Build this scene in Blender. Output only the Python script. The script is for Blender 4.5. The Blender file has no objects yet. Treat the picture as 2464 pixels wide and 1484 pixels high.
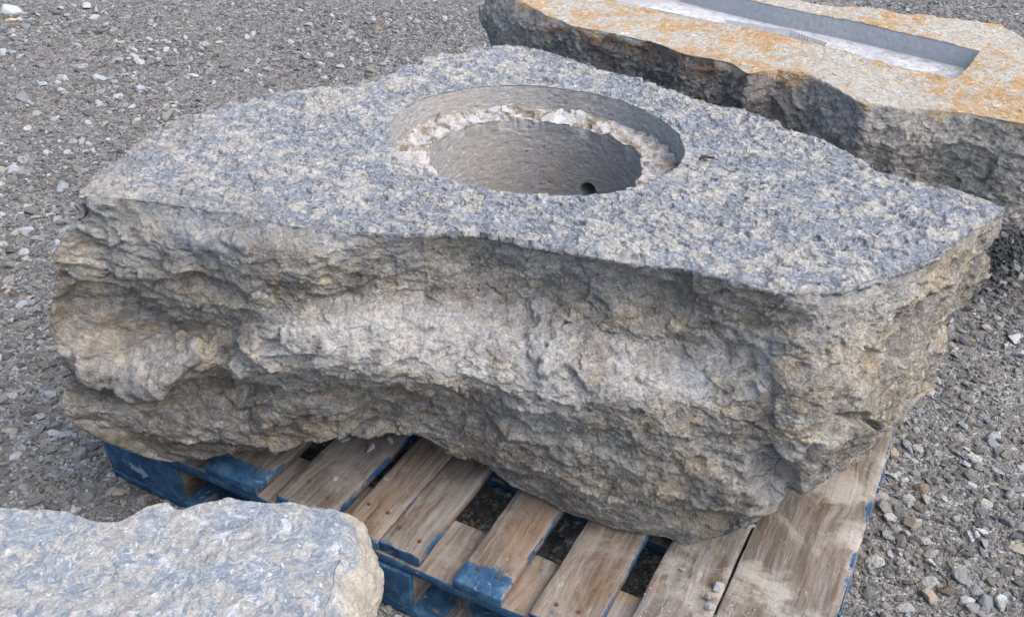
import bpy, math, random
import numpy as np
from mathutils import Vector

# ------------------------------------------------------------------ camera, light, exposure
S = bpy.context.scene
COL = S.collection
FOC, CX, CY, CAMZ, PITCH = 2263.0, 1232.0, 742.0, 1.5, 34.0
cam_d = bpy.data.cameras.new("camera"); cam = bpy.data.objects.new("camera", cam_d); COL.objects.link(cam)
cam.location = (0, 0, CAMZ); cam.rotation_euler = (math.radians(90 - PITCH), 0, 0)
cam_d.sensor_width = 36; cam_d.lens = FOC / 2464 * 36; cam_d.clip_start = 0.02; cam_d.clip_end = 900
S.camera = cam
SUN_EL, SUN_AZ = math.radians(54), math.radians(122)      # azimuth clockwise from +Y
W = bpy.data.worlds.new("World"); S.world = W; W.use_nodes = True
wn = W.node_tree; wn.nodes.clear()
sky = wn.nodes.new("ShaderNodeTexSky"); sky.sky_type = 'NISHITA'; sky.sun_disc = False
sky.sun_elevation = SUN_EL; sky.sun_rotation = SUN_AZ; sky.air_density = 1.0; sky.dust_density = 4.0; sky.ozone_density = 1.0
bg = wn.nodes.new("ShaderNodeBackground"); bg.inputs['Strength'].default_value = 0.15
wo = wn.nodes.new("ShaderNodeOutputWorld")
wn.links.new(sky.outputs[0], bg.inputs[0]); wn.links.new(bg.outputs[0], wo.inputs[0])
sd = bpy.data.lights.new("sun", 'SUN'); sd.energy = 1.2; sd.angle = math.radians(80); sd.color = (1.0, 0.965, 0.915)
sun = bpy.data.objects.new("sun", sd); COL.objects.link(sun)
sdir = Vector((math.sin(SUN_AZ) * math.cos(SUN_EL), math.cos(SUN_AZ) * math.cos(SUN_EL), math.sin(SUN_EL)))
sun.rotation_euler = sdir.to_track_quat('Z', 'Y').to_euler(); sun.location = (3, 3, 6)
S.view_settings.view_transform = 'Standard'; S.view_settings.look = 'None'
S.view_settings.exposure = 1.22; S.view_settings.gamma = 1.0

# ------------------------------------------------------------------ helpers: pixels -> real points
_p = math.radians(PITCH)
FW = np.array([0, math.cos(_p), -math.sin(_p)]); UP = np.array([0, math.sin(_p), math.cos(_p)]); RT = np.array([1., 0, 0])
CAMP = np.array([0, 0, CAMZ])
def ray(x, y): return FW * FOC + RT * (x - CX) - UP * (y - CY)
def at_z(x, y, z):
    d = ray(x, y); return CAMP + d * ((z - CAMZ) / d[2])
def at_plane(x, y, p0, n):
    d = ray(x, y); return CAMP + d * (((p0 - CAMP) @ n) / (d @ n))

# ------------------------------------------------------------------ helpers: noise
def _hash(ix, iy, iz, seed):
    h = (ix * 374761393 + iy * 668265263 + iz * 2147483647 + seed * 974634777) & 0xffffffff
    h = ((h ^ (h >> 13)) * 1274126177) & 0xffffffff
    h = ((h ^ (h >> 16)) * 2246822519) & 0xffffffff
    return (h ^ (h >> 15)) & 0xffffffff
def hrand(ix, iy, iz, seed): return (_hash(ix, iy, iz, seed).astype(np.float32)) / np.float32(4294967295.0)
def vnoise(P, seed=0):
    I = np.floor(P); f = (P - I).astype(np.float32); I = I.astype(np.int64)
    u = f * f * f * (f * (f * 6 - 15) + 10)
    out = 0
    for dx in (0, 1):
        wx = u[:, 0] if dx else 1 - u[:, 0]
        for dy in (0, 1):
            wy = u[:, 1] if dy else 1 - u[:, 1]
            for dz in (0, 1):
                wz = u[:, 2] if dz else 1 - u[:, 2]
                out = out + wx * wy * wz * hrand(I[:, 0] + dx, I[:, 1] + dy, I[:, 2] + dz, seed)
    return out * 2 - 1
ROT = np.array([[0.0, 0.8, 0.6], [-0.8, 0.36, -0.48], [-0.6, -0.48, 0.64]])
def fbm(P, octv=4, seed=0, gain=0.5, ridge=False):
    a, s, tot, Q = 1.0, 0.0, 0.0, P
    for k in range(octv):
        n = vnoise(Q, seed + k * 17)
        if ridge: n = 1 - 2 * np.abs(n)
        s = s + a * n; tot += a; a *= gain; Q = (Q @ ROT.T) * 2.03 + 11.7
    return s / tot
def scoops(P, seed=0, tilt=0.6, off=0.8, bowl=0.9):
    """conchoidal relief: shallow scoops meeting in crisp ridges (continuous)"""
    B = np.floor(P - 0.5).astype(np.int64)
    best = np.full(len(P), 1e9, np.float32); cid = np.zeros(len(P), np.float32)
    for dx in (-0, 1):
        for dy in (0, 1):
            for dz in (0, 1):
                c = B + np.array([dx, dy, dz]); r = [hrand(c[:, 0], c[:, 1], c[:, 2], seed + q) for q in range(7)]
                D = (P - (c + 0.5 + (np.stack(r[:3], 1) - 0.5) * 0.8)).astype(np.float32)
                h = (r[3] - .5) * off + tilt * 2 * ((r[4] - .5) * D[:, 0] + (r[5] - .5) * D[:, 1] + (r[6] - .5) * D[:, 2]) + bowl * (D * D).sum(1)
                m = h < best; best = np.where(m, h, best); cid = np.where(m, r[0] * .6 + r[3] * .4, cid)
    return best - .27, cid
def facets(P, seed=0, tilt=0.6, off=0.8):
    """broken-rock relief: each cell is a randomly tilted flat flake; returns height, per-flake random"""
    B = np.floor(P - 0.5).astype(np.int64)
    best = np.full(len(P), 1e9, np.float32); hgt = np.zeros(len(P), np.float32); cid = np.zeros(len(P), np.float32)
    for dx in (0, 1):
        for dy in (0, 1):
            for dz in (0, 1):
                c = B + np.array([dx, dy, dz])
                r = [hrand(c[:, 0], c[:, 1], c[:, 2], seed + q) for q in range(3)]
                F = c + 0.5 + (np.stack(r, 1) - 0.5) * 0.95
                D = (P - F).astype(np.float32); d2 = (D * D).sum(1)
                m = d2 < best
                if not m.any(): continue
                g = [hrand(c[m, 0], c[m, 1], c[m, 2], seed + 5 + q) for q in range(4)]
                hgt[m] = (g[3] - 0.5) * off + tilt * ((g[0] - .5) * D[m, 0] + (g[1] - .5) * D[m, 1] + (g[2] - .5) * D[m, 2]) * 2
                cid[m] = r[0][m] * 0.7 + g[3] * 0.3
                best[m] = d2[m]
    return hgt, cid
def sstep(a, b, x):
    t = np.clip((x - a) / (b - a), 0, 1); return t * t * (3 - 2 * t)

# ------------------------------------------------------------------ helpers: objects
def link(name, me, mats=(), parent=None, loc=None):
    o = bpy.data.objects.new(name, me); COL.objects.link(o)
    for m in mats: me.materials.append(m)
    if parent is not None: o.parent = parent
    if loc is not None: o.location = loc
    return o
def tag(o, label=None, cat=None, group=None, kind=None):
    if label: o['label'] = label
    if cat: o['category'] = cat
    if group: o['group'] = group
    if kind: o['kind'] = kind
    return o
def empty(name, loc=(0, 0, 0), rz=0):
    o = bpy.data.objects.new(name, None); o.empty_display_size = 0.1; COL.objects.link(o)
    o.location = loc; o.rotation_euler = (0, 0, rz); return o
def np_mesh(name, V, F, smooth=True, attrs=None, mat_idx=None):
    me = bpy.data.meshes.new(name)
    F = np.asarray(F, np.int32); k = F.shape[1]
    me.vertices.add(len(V)); me.vertices.foreach_set('co', np.ascontiguousarray(V, np.float32).ravel())
    me.loops.add(F.size); me.loops.foreach_set('vertex_index', F.ravel())
    me.polygons.add(len(F)); me.polygons.foreach_set('loop_start', np.arange(0, F.size, k, dtype=np.int32))
    if mat_idx is not None: me.polygons.foreach_set('material_index', np.asarray(mat_idx, np.int32))
    me.polygons.foreach_set('use_smooth', np.full(len(F), smooth))
    me.update(calc_edges=True)
    for n, a in (attrs or {}).items():
        at = me.attributes.new(n, 'FLOAT', 'POINT'); at.data.foreach_set('value', np.ascontiguousarray(a, np.float32))
    me.validate()
    return me
def grid_normals(G):
    """G: (rows, cols, 3), cols wrap"""
    dv = np.gradient(G, axis=0); du = np.roll(G, -1, 1) - np.roll(G, 1, 1)
    n = np.cross(du, dv); l = np.linalg.norm(n, axis=2, keepdims=True); return n / np.maximum(l, 1e-9)
def catmull(rows, counts):
    """rows (R,N,3) -> smooth curve through the rows"""
    out = []; R = len(rows)
    for i in range(R - 1):
        p0, p1, p2, p3 = rows[max(i - 1, 0)], rows[i], rows[i + 1], rows[min(i + 2, R - 1)]
        t = (np.arange(counts[i]) / counts[i])[:, None, None]
        c = 0.5 * ((2 * p1)[None] + (p2 - p0)[None] * t + (2 * p0 - 5 * p1 + 4 * p2 - p3)[None] * t ** 2 + (3 * p1 - p0 - 3 * p2 + p3)[None] * t ** 3)
        out.append(c)
    out.append(rows[-1][None]); return np.concatenate(out, 0)
def lerp_rows(a, b, n):
    t = (np.arange(n) / n)[:, None, None]; return a[None] * (1 - t) + b[None] * t
def loft_mesh(G, name, attrs, cap_top=None, smooth=True):
    R, N, _ = G.shape
    idx = np.arange(R * N).reshape(R, N)
    a = idx[:-1]; b = idx[1:]
    F = np.stack([a, b, np.roll(b, -1, 1), np.roll(a, -1, 1)], -1).reshape(-1, 4)
    return np_mesh(name, G.reshape(-1, 3), F, smooth, attrs)
def wrap_interp(th, tk, vk):
    o = np.argsort(tk); tk, vk = np.asarray(tk)[o], np.asarray(vk)[o]
    tk = np.concatenate([tk - 2 * np.pi, tk, tk + 2 * np.pi]); vk = np.concatenate([vk, vk, vk])
    return np.interp(th, tk, vk)
def smooth_wrap(a, k):
    w = np.hanning(2 * k + 3)[1:-1]; w /= w.sum()
    p = np.concatenate([a[-len(w):], a, a[:len(w)]]); return np.convolve(p, w, 'same')[len(w):-len(w)]

# ------------------------------------------------------------------ helpers: materials
class NT:
    def __init__(s, name):
        s.m = bpy.data.materials.new(name); s.m.use_nodes = True; s.t = s.m.node_tree; s.t.nodes.clear()
        s.out = s.t.nodes.new('ShaderNodeOutputMaterial'); s.b = s.t.nodes.new('ShaderNodeBsdfPrincipled')
        s.t.links.new(s.b.outputs[0], s.out.inputs[0]); s.b.inputs['Roughness'].default_value = 0.9
        s.b.inputs['Specular IOR Level'].default_value = 0.25
        s.tc = s.t.nodes.new('ShaderNodeTexCoord').outputs['Object']
    def n(s, typ, **kw):
        nd = s.t.nodes.new(typ)
        for k, v in kw.items():
            if k.startswith('_'): setattr(nd, k[1:], v)
        return nd
    def put(s, sock, v):
        if hasattr(v, 'node'): s.t.links.new(v, sock)
        elif isinstance(v, (tuple, list)) and len(v) == 3 and sock.type == 'RGBA': sock.default_value = (*v, 1)
        else: sock.default_value = v
    def mapping(s, scale=(1, 1, 1), rot=(0, 0, 0), src=None):
        m = s.n('ShaderNodeMapping'); s.put(m.inputs['Vector'], src or s.tc); m.inputs['Scale'].default_value = scale; m.inputs['Rotation'].default_value = rot
        return m.outputs[0]
    def noise(s, scale, detail=5, rough=0.55, dist=0.0, vec=None, color=False):
        n = s.n('ShaderNodeTexNoise'); s.put(n.inputs['Vector'], vec or s.tc)
        n.inputs['Scale'].default_value = scale; n.inputs['Detail'].default_value = detail
        n.inputs['Roughness'].default_value = rough; n.inputs['Distortion'].default_value = dist
        return n.outputs['Color' if color else 'Fac']
    def vor(s, scale, feature='F1', out='Distance', vec=None, rand=1.0):
        n = s.n('ShaderNodeTexVoronoi', _feature=feature); s.put(n.inputs['Vector'], vec or s.tc)
        n.inputs['Scale'].default_value = scale; n.inputs['Randomness'].default_value = rand
        return n.outputs[out]
    def attr(s, name):
        n = s.n('ShaderNodeAttribute'); n.attribute_name = name; return n.outputs['Fac']
    def rng(s, v, a, b, lo=0.0, hi=1.0, smooth=True):
        n = s.n('ShaderNodeMapRange', _interpolation_type='SMOOTHSTEP' if smooth else 'LINEAR')
        s.put(n.inputs['Value'], v)
        for k, q in zip(('From Min', 'From Max', 'To Min', 'To Max'), (a, b, lo, hi)): n.inputs[k].default_value = q
        return n.outputs[0]
    def mix(s, f, a, b, mode='MIX'):
        n = s.n('ShaderNodeMix', _data_type='RGBA', _blend_type=mode); s.put(n.inputs[0], f); s.put(n.inputs[6], a); s.put(n.inputs[7], b); return n.outputs[2]
    def math(s, op, a, b=0.0, clamp=False):
        n = s.n('ShaderNodeMath', _operation=op, _use_clamp=clamp); s.put(n.inputs[0], a); s.put(n.inputs[1], b); return n.outputs[0]
    def ramp(s, v, stops, interp='LINEAR'):
        n = s.n('ShaderNodeValToRGB'); s.put(n.inputs[0], v); r = n.color_ramp; r.interpolation = interp
        while len(r.elements) < len(stops): r.elements.new(0.5)
        for e, (p, c) in zip(r.elements, stops): e.position = p; e.color = (*c, 1)
        return n.outputs[0]
    def warp(s, scale, amt, vec=None):
        c = s.noise(scale, 3, vec=vec, color=True)
        sub = s.n('ShaderNodeVectorMath', _operation='SUBTRACT'); s.put(sub.inputs[0], c); sub.inputs[1].default_value = (.5, .5, .5)
        sc = s.n('ShaderNodeVectorMath', _operation='SCALE'); s.put(sc.inputs[0], sub.outputs[0]); sc.inputs['Scale'].default_value = amt
        ad = s.n('ShaderNodeVectorMath', _operation='ADD'); s.put(ad.inputs[0], vec or s.tc); s.put(ad.inputs[1], sc.outputs[0]); return ad.outputs[0]
    def bump(s, h, dist=0.002, strength=1.0, nrm=None):
        n = s.n('ShaderNodeBump'); s.put(n.inputs['Height'], h); n.inputs['Distance'].default_value = dist; n.inputs['Strength'].default_value = strength
        if nrm is not None: s.put(n.inputs['Normal'], nrm)
        return n.outputs[0]
    def base(s, c, nrm=None, rough=None):
        s.put(s.b.inputs['Base Color'], c)
        if nrm is not None: s.put(s.b.inputs['Normal'], nrm)
        if rough is not None: s.put(s.b.inputs['Roughness'], rough)
        return s.m

def mat_firepit_stone():
    t = NT('weathered_limestone')
    top, cut, ledge = t.attr('top'), t.attr('cut'), t.attr('ledge')
    chA, chB, lay = t.attr('chip_a'), t.attr('chip_b'), t.attr('relief')
    wv = t.warp(9, .05); wf = t.warp(60, .012, wv)
    # --- top: slate blue ground with beige scabs and whitish chips
    big = t.noise(5, 4, .6, .4); med = t.noise(55, 7, .7, .8, t.mapping((.9, 1.6, 1.4), src=t.warp(25, .03, wv))); fin = t.noise(120, 5, .65, .5, wf)
    slate = t.ramp(fin, [(.27, (.085, .096, .115)), (.43, (.185, .205, .238)), (.58, (.30, .325, .362)), (.76, (.49, .51, .54))])
    beige = t.ramp(fin, [(.27, (.185, .184, .174)), (.46, (.335, .332, .314)), (.72, (.51, .51, .495))])
    pm = t.math('ADD', t.math('MULTIPLY', chB, .34), t.math('ADD', t.math('MULTIPLY', med, .95), t.math('MULTIPLY', big, .25)))
    w2 = t.warp(55, .022, t.warp(16, .05))
    def cell(sc_, sq):
        q = t.n('ShaderNodeSeparateColor'); t.put(q.inputs[0], t.vor(sc_, 'F1', 'Color', t.mapping(sq, src=w2))); return q.outputs[0], q.outputs[1]
    ca, ca2 = cell(30, (1, 1.5, 1)); cb, cb2 = cell(85, (1, 1.2, 1))
    sel = t.math('ADD', t.math('MULTIPLY', chB, .55), t.math('ADD', t.math('MULTIPLY', chA, .24), t.math('ADD', t.math('MULTIPLY', med, .45), t.math('MULTIPLY', big, .35))))
    topc = t.mix(t.rng(sel, .80, .845), slate, beige)
    val = t.math('ADD', t.math('MULTIPLY', chA, .6), t.math('MULTIPLY', cb2, .4))
    topc = t.mix(1.0, topc, t.ramp(val, [(.1, (.75, .77, .80)), (.5, (1, 1, 1)), (.9, (1.25, 1.24, 1.22))]), 'MULTIPLY')
    ve = t.vor(60, 'DISTANCE_TO_EDGE', 'Distance', t.warp(30, .03, wv))
    topc = t.mix(t.math('MULTIPLY', t.rng(ve, .05, .0), t.rng(t.noise(18, 3, .5), .45, .6, 0, .75)), topc, (.07, .075, .085))
    white = t.rng(t.noise(85, 6, .72, 1.2, wv), .585, .67)
    topc = t.mix(t.math('MULTIPLY', white, .6), topc, (.66, .67, .68))
    dark = t.rng(t.noise(75, 5, .65, 1.4, wv), .39, .31)
    topc = t.mix(t.math('MULTIPLY', dark, .8), topc, (.05, .055, .064))
    # --- sides: warm grey-brown with tan blotches and bedding
    bed = t.mapping((1, 1, 1.5), src=wv)
    n1 = t.noise(9, 7, .70, .8, t.mapping((1, 1, 2.2), src=wv)); n2 = t.noise(48, 8, .76, .6, bed); n3 = t.noise(150, 5, .75, .3, wf)
    s1 = t.ramp(n2, [(.28, (.105, .099, .089)), (.43, (.205, .195, .178)), (.55, (.31, .297, .272)), (.70, (.49, .475, .44))])
    s2 = t.ramp(n2, [(.28, (.13, .108, .078)), (.46, (.275, .235, .175)), (.70, (.47, .425, .345))])
    sc = t.mix(t.rng(n1, .49, .58), s1, s2)
    sc = t.mix(t.rng(t.noise(16, 6, .7, 1.0, wv), .52, .38, 0, .55), sc, (.10, .092, .083))
    sc = t.mix(t.math('MULTIPLY', t.rng(t.noise(3.1, 3, .5, .3), .55, .70), .5), sc, t.mix(n3, (.16, .175, .20), (.40, .42, .445)))
    sc = t.mix(1.0, sc, t.ramp(chA, [(.15, (.66, .66, .67)), (.5, (1, 1, 1)), (.85, (1.38, 1.37, 1.34))]), 'MULTIPLY')
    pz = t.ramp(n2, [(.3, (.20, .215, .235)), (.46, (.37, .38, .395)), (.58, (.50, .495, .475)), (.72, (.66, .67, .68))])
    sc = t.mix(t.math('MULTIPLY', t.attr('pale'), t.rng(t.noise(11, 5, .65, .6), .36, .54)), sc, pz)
    g1 = t.noise(330, 4, .75)
    sc = t.mix(t.rng(g1, .34, .48, .45, 0), sc, (.06, .056, .052)); sc = t.mix(t.rng(g1, .55, .68, 0, .65), sc, (.52, .505, .47))
    sc = t.mix(t.rng(n3, .30, .50, .55, 0), sc, (.055, .050, .045))
    sc = t.mix(t.math('MULTIPLY', t.rng(n3, .62, .72), .6), sc, (.55, .52, .47))
    sp = t.math('MULTIPLY', t.rng(t.noise(14, 3, .5), .60, .68), t.rng(t.noise(130, 3, .6), .52, .60))
    sc = t.mix(t.math('MULTIPLY', sp, .45), sc, (.60, .59, .57))
    # --- sawn wall of the basin
    br = t.mapping((1, 1, 6))
    cn = t.noise(60, 5, .65, .5, br); cb = t.noise(6, 4, .6, .6)
    cc = t.ramp(cn, [(.25, (.14, .14, .14)), (.5, (.245, .245, .245)), (.75, (.37, .37, .37))])
    cc = t.mix(t.rng(cb, .42, .66, 0, .4), cc, (.25, .235, .21))
    cc = t.mix(t.rng(t.noise(48, 4, .6, 2.2, t.mapping((1, 1, 3))), .36, .30, 0, .8), cc, (.04, .037, .033))
    cc = t.mix(t.rng(t.noise(38, 2, .5, 1.5, br), .62, .68, 0, .6), cc, (.50, .50, .50))
    # --- broken ledge with stone dust
    ln = t.math('ADD', t.math('MULTIPLY', t.noise(13, 5, .6, 1.2), .6), t.math('MULTIPLY', t.noise(70, 5, .7, .8), .4))
    lc = t.ramp(ln, [(.34, (.13, .11, .085)), (.45, (.30, .265, .21)), (.485, (.36, .335, .30)), (.53, (.50, .50, .505)), (.9, (.62, .63, .64))])
    col = t.mix(top, sc, topc)
    col = t.mix(cut, col, cc); col = t.mix(ledge, col, lc)
    h = t.math('ADD', t.math('MULTIPLY', t.noise(130, 6, .72, .4, wf), 1.0), t.math('MULTIPLY', t.noise(420, 4, .7), .6))
    hh = t.math('MULTIPLY', h, t.rng(cut, 0, 1, 1, .3))
    return t.base(col, t.bump(hh, .009, .85), .92)

def mat_trough_stone():
    t = NT('rust_stained_limestone')
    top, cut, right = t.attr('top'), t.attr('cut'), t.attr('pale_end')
    wv = t.warp(8, .06); an = t.mapping((1, 1, 2.0), src=wv)
    a = t.noise(20, 7, .74, .8, an); b = t.noise(60, 6, .72, .8, an); f = t.noise(150, 4, .65)
    cream = t.ramp(b, [(.27, (.17, .16, .137)), (.48, (.34, .32, .275)), (.7, (.50, .48, .435))])
    och = t.ramp(b, [(.3, (.19, .10, .04)), (.5, (.36, .225, .10)), (.72, (.48, .39, .26))])
    tc = t.mix(t.rng(t.math('ADD', t.math('ADD', t.math('MULTIPLY', a, .5), t.math('MULTIPLY', t.noise(3.5, 3, .5), .35)), t.math('MULTIPLY', b, .3)), .565, .605), cream, och)
    tc = t.mix(t.rng(t.noise(70, 5, .7, 1.0, wv), .57, .64, 0, .75), tc, (.64, .64, .62))
    tc = t.mix(t.rng(f, .38, .28, 0, .6), tc, (.12, .09, .06))
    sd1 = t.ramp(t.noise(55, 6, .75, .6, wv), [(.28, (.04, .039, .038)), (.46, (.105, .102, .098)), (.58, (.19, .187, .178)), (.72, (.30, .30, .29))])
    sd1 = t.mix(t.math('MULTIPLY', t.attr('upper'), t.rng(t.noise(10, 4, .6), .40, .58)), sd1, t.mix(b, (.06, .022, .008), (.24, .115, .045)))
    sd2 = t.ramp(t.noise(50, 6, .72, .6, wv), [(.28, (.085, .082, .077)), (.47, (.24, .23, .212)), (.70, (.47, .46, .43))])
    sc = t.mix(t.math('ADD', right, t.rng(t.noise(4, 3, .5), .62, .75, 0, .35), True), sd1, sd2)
    sc = t.mix(t.rng(t.noise(42, 5, .75, 2.0, wv), .635, .70, 0, .8), sc, (.58, .58, .57))
    cn = t.noise(70, 4, .6, .3)
    cw = t.mix(cn, (.24, .25, .265), (.43, .44, .455))
    fl = t.ramp(t.noise(24, 6, .7, .8, t.mapping((1, 1, 1))), [(.32, (.24, .238, .235)), (.45, (.40, .41, .425)), (.6, (.54, .55, .57))])
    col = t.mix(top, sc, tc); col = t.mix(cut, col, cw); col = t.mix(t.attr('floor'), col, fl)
    h = t.noise(110, 6, .72, .5, wv)
    return t.base(col, t.bump(t.math('MULTIPLY', h, t.rng(cut, 0, 1, 1, .15)), .012, .8), .88)

def mat_pale_stone():
    t = NT('pale_blue_limestone')
    top = t.attr('top'); wv = t.warp(7, .09); wf = t.warp(40, .02, wv)
    a = t.noise(14, 5, .6, .8, wv); b = t.noise(60, 7, .72, 1.0, wf); f = t.noise(160, 4, .6)
    blue = t.ramp(b, [(.28, (.10, .125, .155)), (.46, (.19, .225, .265)), (.68, (.34, .37, .40))])
    cream = t.ramp(b, [(.28, (.18, .18, .172)), (.5, (.29, .29, .278)), (.72, (.42, .425, .42))])
    c = t.mix(t.rng(t.math('ADD', t.math('MULTIPLY', a, .5), t.math('MULTIPLY', b, .5)), .46, .53), blue, cream)
    c = t.mix(t.rng(t.noise(24, 6, .72, 1.2, wv), .57, .64, 0, .7), c, (.48, .51, .55))
    c = t.mix(t.rng(t.noise(90, 4, .6, .8), .62, .69, 0, .8), c, (.60, .61, .62))
    c = t.mix(t.rng(t.noise(12, 5, .65, 3.0, wf), .335, .29, 0, .85), c, (.17, .15, .14))
    sr = t.noise(26, 6, .7, 2.2, wv)
    side = t.ramp(t.noise(34, 6, .7, .8, t.mapping((1, 1, 1.5), src=wv)), [(.28, (.17, .158, .133)), (.5, (.34, .315, .27)), (.74, (.50, .48, .43))])
    col = t.mix(top, side, c)
    col = t.mix(t.rng(f, .36, .26, 0, .5), col, (.12, .115, .11))
    f3 = t.noise(260, 4, .7)
    col = t.mix(t.rng(f3, .33, .5, .45, 0), col, (.12, .125, .135)); col = t.mix(t.rng(f3, .58, .70, 0, .5), col, (.55, .56, .57))
    h = t.math('ADD', t.math('MULTIPLY', b, .6), t.math('MULTIPLY', f3, .6))
    return t.base(col, t.bump(h, .008, .8), .9)

def mat_ground():
    t = NT('packed_gravel_dirt')
    wv = t.warp(20, .03)
    p = t.vor(170, 'F1', 'Color', wv); sep = t.n('ShaderNodeSeparateColor'); t.put(sep.inputs[0], p)
    d = t.vor(170, 'F1', 'Distance', wv)
    c = t.ramp(sep.outputs[0], [(0, (.08, .079, .077)), (.35, (.15, .148, .144)), (.6, (.225, .225, .222)), (.85, (.32, .322, .322)), (1, (.45, .455, .46))])
    dirt = t.ramp(t.noise(12, 6, .65), [(.3, (.10, .096, .089)), (.7, (.185, .178, .168))])
    c = t.mix(t.rng(t.noise(30, 5, .6), .38, .60), c, dirt)
    h = t.math('ADD', t.math('MULTIPLY', d, -1.0), t.math('MULTIPLY', t.noise(300, 3, .6), .5))
    return t.base(c, t.bump(h, .006, .9), .95)

def mat_pebble():
    t = NT('crushed_gravel')
    oi = t.n('ShaderNodeAttribute', _attribute_type='INSTANCER'); oi.attribute_name = 'tone'; r = oi.outputs['Fac']
    o2 = t.n('ShaderNodeAttribute', _attribute_type='INSTANCER'); o2.attribute_name = 'hue'; r2 = o2.outputs['Fac']
    grey = t.ramp(r, [(0, (.105, .107, .108)), (.4, (.20, .203, .203)), (.7, (.29, .296, .30)), (.9, (.41, .425, .435)), (1, (.52, .54, .555))])
    hue = t.ramp(r2, [(0, (.93, 1.0, 1.07)), (.45, (.98, 1, 1.01)), (.80, (1.05, 1.0, .93)), (.965, (1.05, .98, .88)), (.985, (1.18, .95, .65)), (1, (1.2, .85, .65))])
    c = t.mix(1.0, grey, hue, 'MULTIPLY')
    c = t.mix(t.rng(t.noise(3, 5, .7), .35, .7, 0, .45), c, (.13, .12, .108))
    return t.base(c, t.bump(t.noise(2.2, 6, .7), .25, .6), .9)

def mat_chip(name, c1, c2):
    t = NT(name); n = t.noise(60, 6, .7, .6)
    return t.base(t.ramp(n, [(.3, c1), (.7, c2)]), t.bump(t.noise(200, 5, .7), .002, .7), .9)

def mat_wood(dusty=0.35, seed=0.0):
    t = NT('bare_pallet_wood')
    oi = t.n('ShaderNodeObjectInfo').outputs['Random']
    off = t.n('ShaderNodeCombineXYZ'); t.put(off.inputs[0], t.math('MULTIPLY', oi, 37.0)); t.put(off.inputs[1], t.math('MULTIPLY', oi, 19.0))
    ad = t.n('ShaderNodeVectorMath', _operation='ADD'); t.put(ad.inputs[0], t.tc); t.put(ad.inputs[1], off.outputs[0]); v = ad.outputs[0]
    gl = t.mapping((60, 3.5, 30), src=t.warp(6, .035, v)); gm = t.mapping((20, 2.6, 10), src=t.warp(9, .03, v))
    g = t.noise(1, 6, .7, .8, gl); w = t.noise(1, 5, .65, .6, gm); fine = t.noise(1, 4, .7, 0, t.mapping((240, 14, 60), src=t.warp(12, .012, v)))
    wood = t.ramp(w, [(.28, (.05, .036, .026)), (.40, (.13, .096, .07)), (.50, (.20, .165, .135)), (.58, (.235, .216, .198)), (.72, (.31, .295, .277))])
    wood = t.mix(t.rng(t.noise(5, 4, .6, .6, t.mapping((2.5, .8, 1), src=v)), .42, .60, .75, 0), wood, t.mix(g, (.10, .094, .086), (.30, .285, .265)))
    wood = t.mix(t.rng(g, .36, .62, .65, 0), wood, (.07, .052, .040))
    wood = t.mix(t.rng(fine, .52, .75, 0, .22), wood, (.33, .31, .285))
    tint = t.ramp(oi, [(0, (.92, .82, .73)), (.5, (.82, .80, .79)), (1, (.74, .76, .79))]); wood = t.mix(.8, wood, tint, 'MULTIPLY')
    dust = t.math('MULTIPLY', t.rng(t.noise(7, 6, .7, .6, v), .44, .62), dusty)
    wood = t.mix(dust, wood, t.mix(t.noise(240, 3, .6), (.19, .18, .16), (.42, .40, .36)))
    ob = t.noise(4.5, 5, .65, .5, v); wood = t.mix(t.rng(ob, .55, .66, 0, .35), wood, t.mix(g, (.12, .062, .025), (.30, .175, .085)))
    sx = t.noise(55, 5, .75, 1.0, t.mapping((1, .35, 1), src=v)); wood = t.mix(t.rng(sx, .60, .70, 0, .6), wood, (.36, .345, .32)); wood = t.mix(t.rng(sx, .40, .30, 0, .6), wood, (.04, .03, .022))
    kd = t.vor(4.2, 'F1', 'Distance', t.mapping((1, .55, 1), src=t.warp(14, .03, v))); wood = t.mix(t.rng(kd, .075, .035, 0, .75), wood, (.055, .032, .018)); wood = t.mix(t.rng(kd, .030, .018, 0, .6), wood, (.025, .016, .011))
    paint = t.attr('paint')
    pn = t.math('ADD', t.math('MULTIPLY', paint, .75), t.math('ADD', t.math('MULTIPLY', t.noise(10, 6, .7, .8, v), .55), t.math('MULTIPLY', g, .2)))
    pm = t.rng(pn, .64, .68)
    bl = t.ramp(t.noise(26, 6, .7, .5, v), [(.3, (.008, .026, .062)), (.52, (.020, .068, .14)), (.75, (.085, .15, .215))])
    bl = t.mix(t.rng(t.noise(34, 6, .75, 1.2, v), .60, .68, 0, .55), bl, (.30, .33, .34))
    col = t.mix(pm, wood, bl)
    h = t.math('ADD', t.math('MULTIPLY', g, .7), t.math('MULTIPLY', fine, .5))
    return t.base(col, t.bump(h, .0035, .8), .8)

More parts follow.
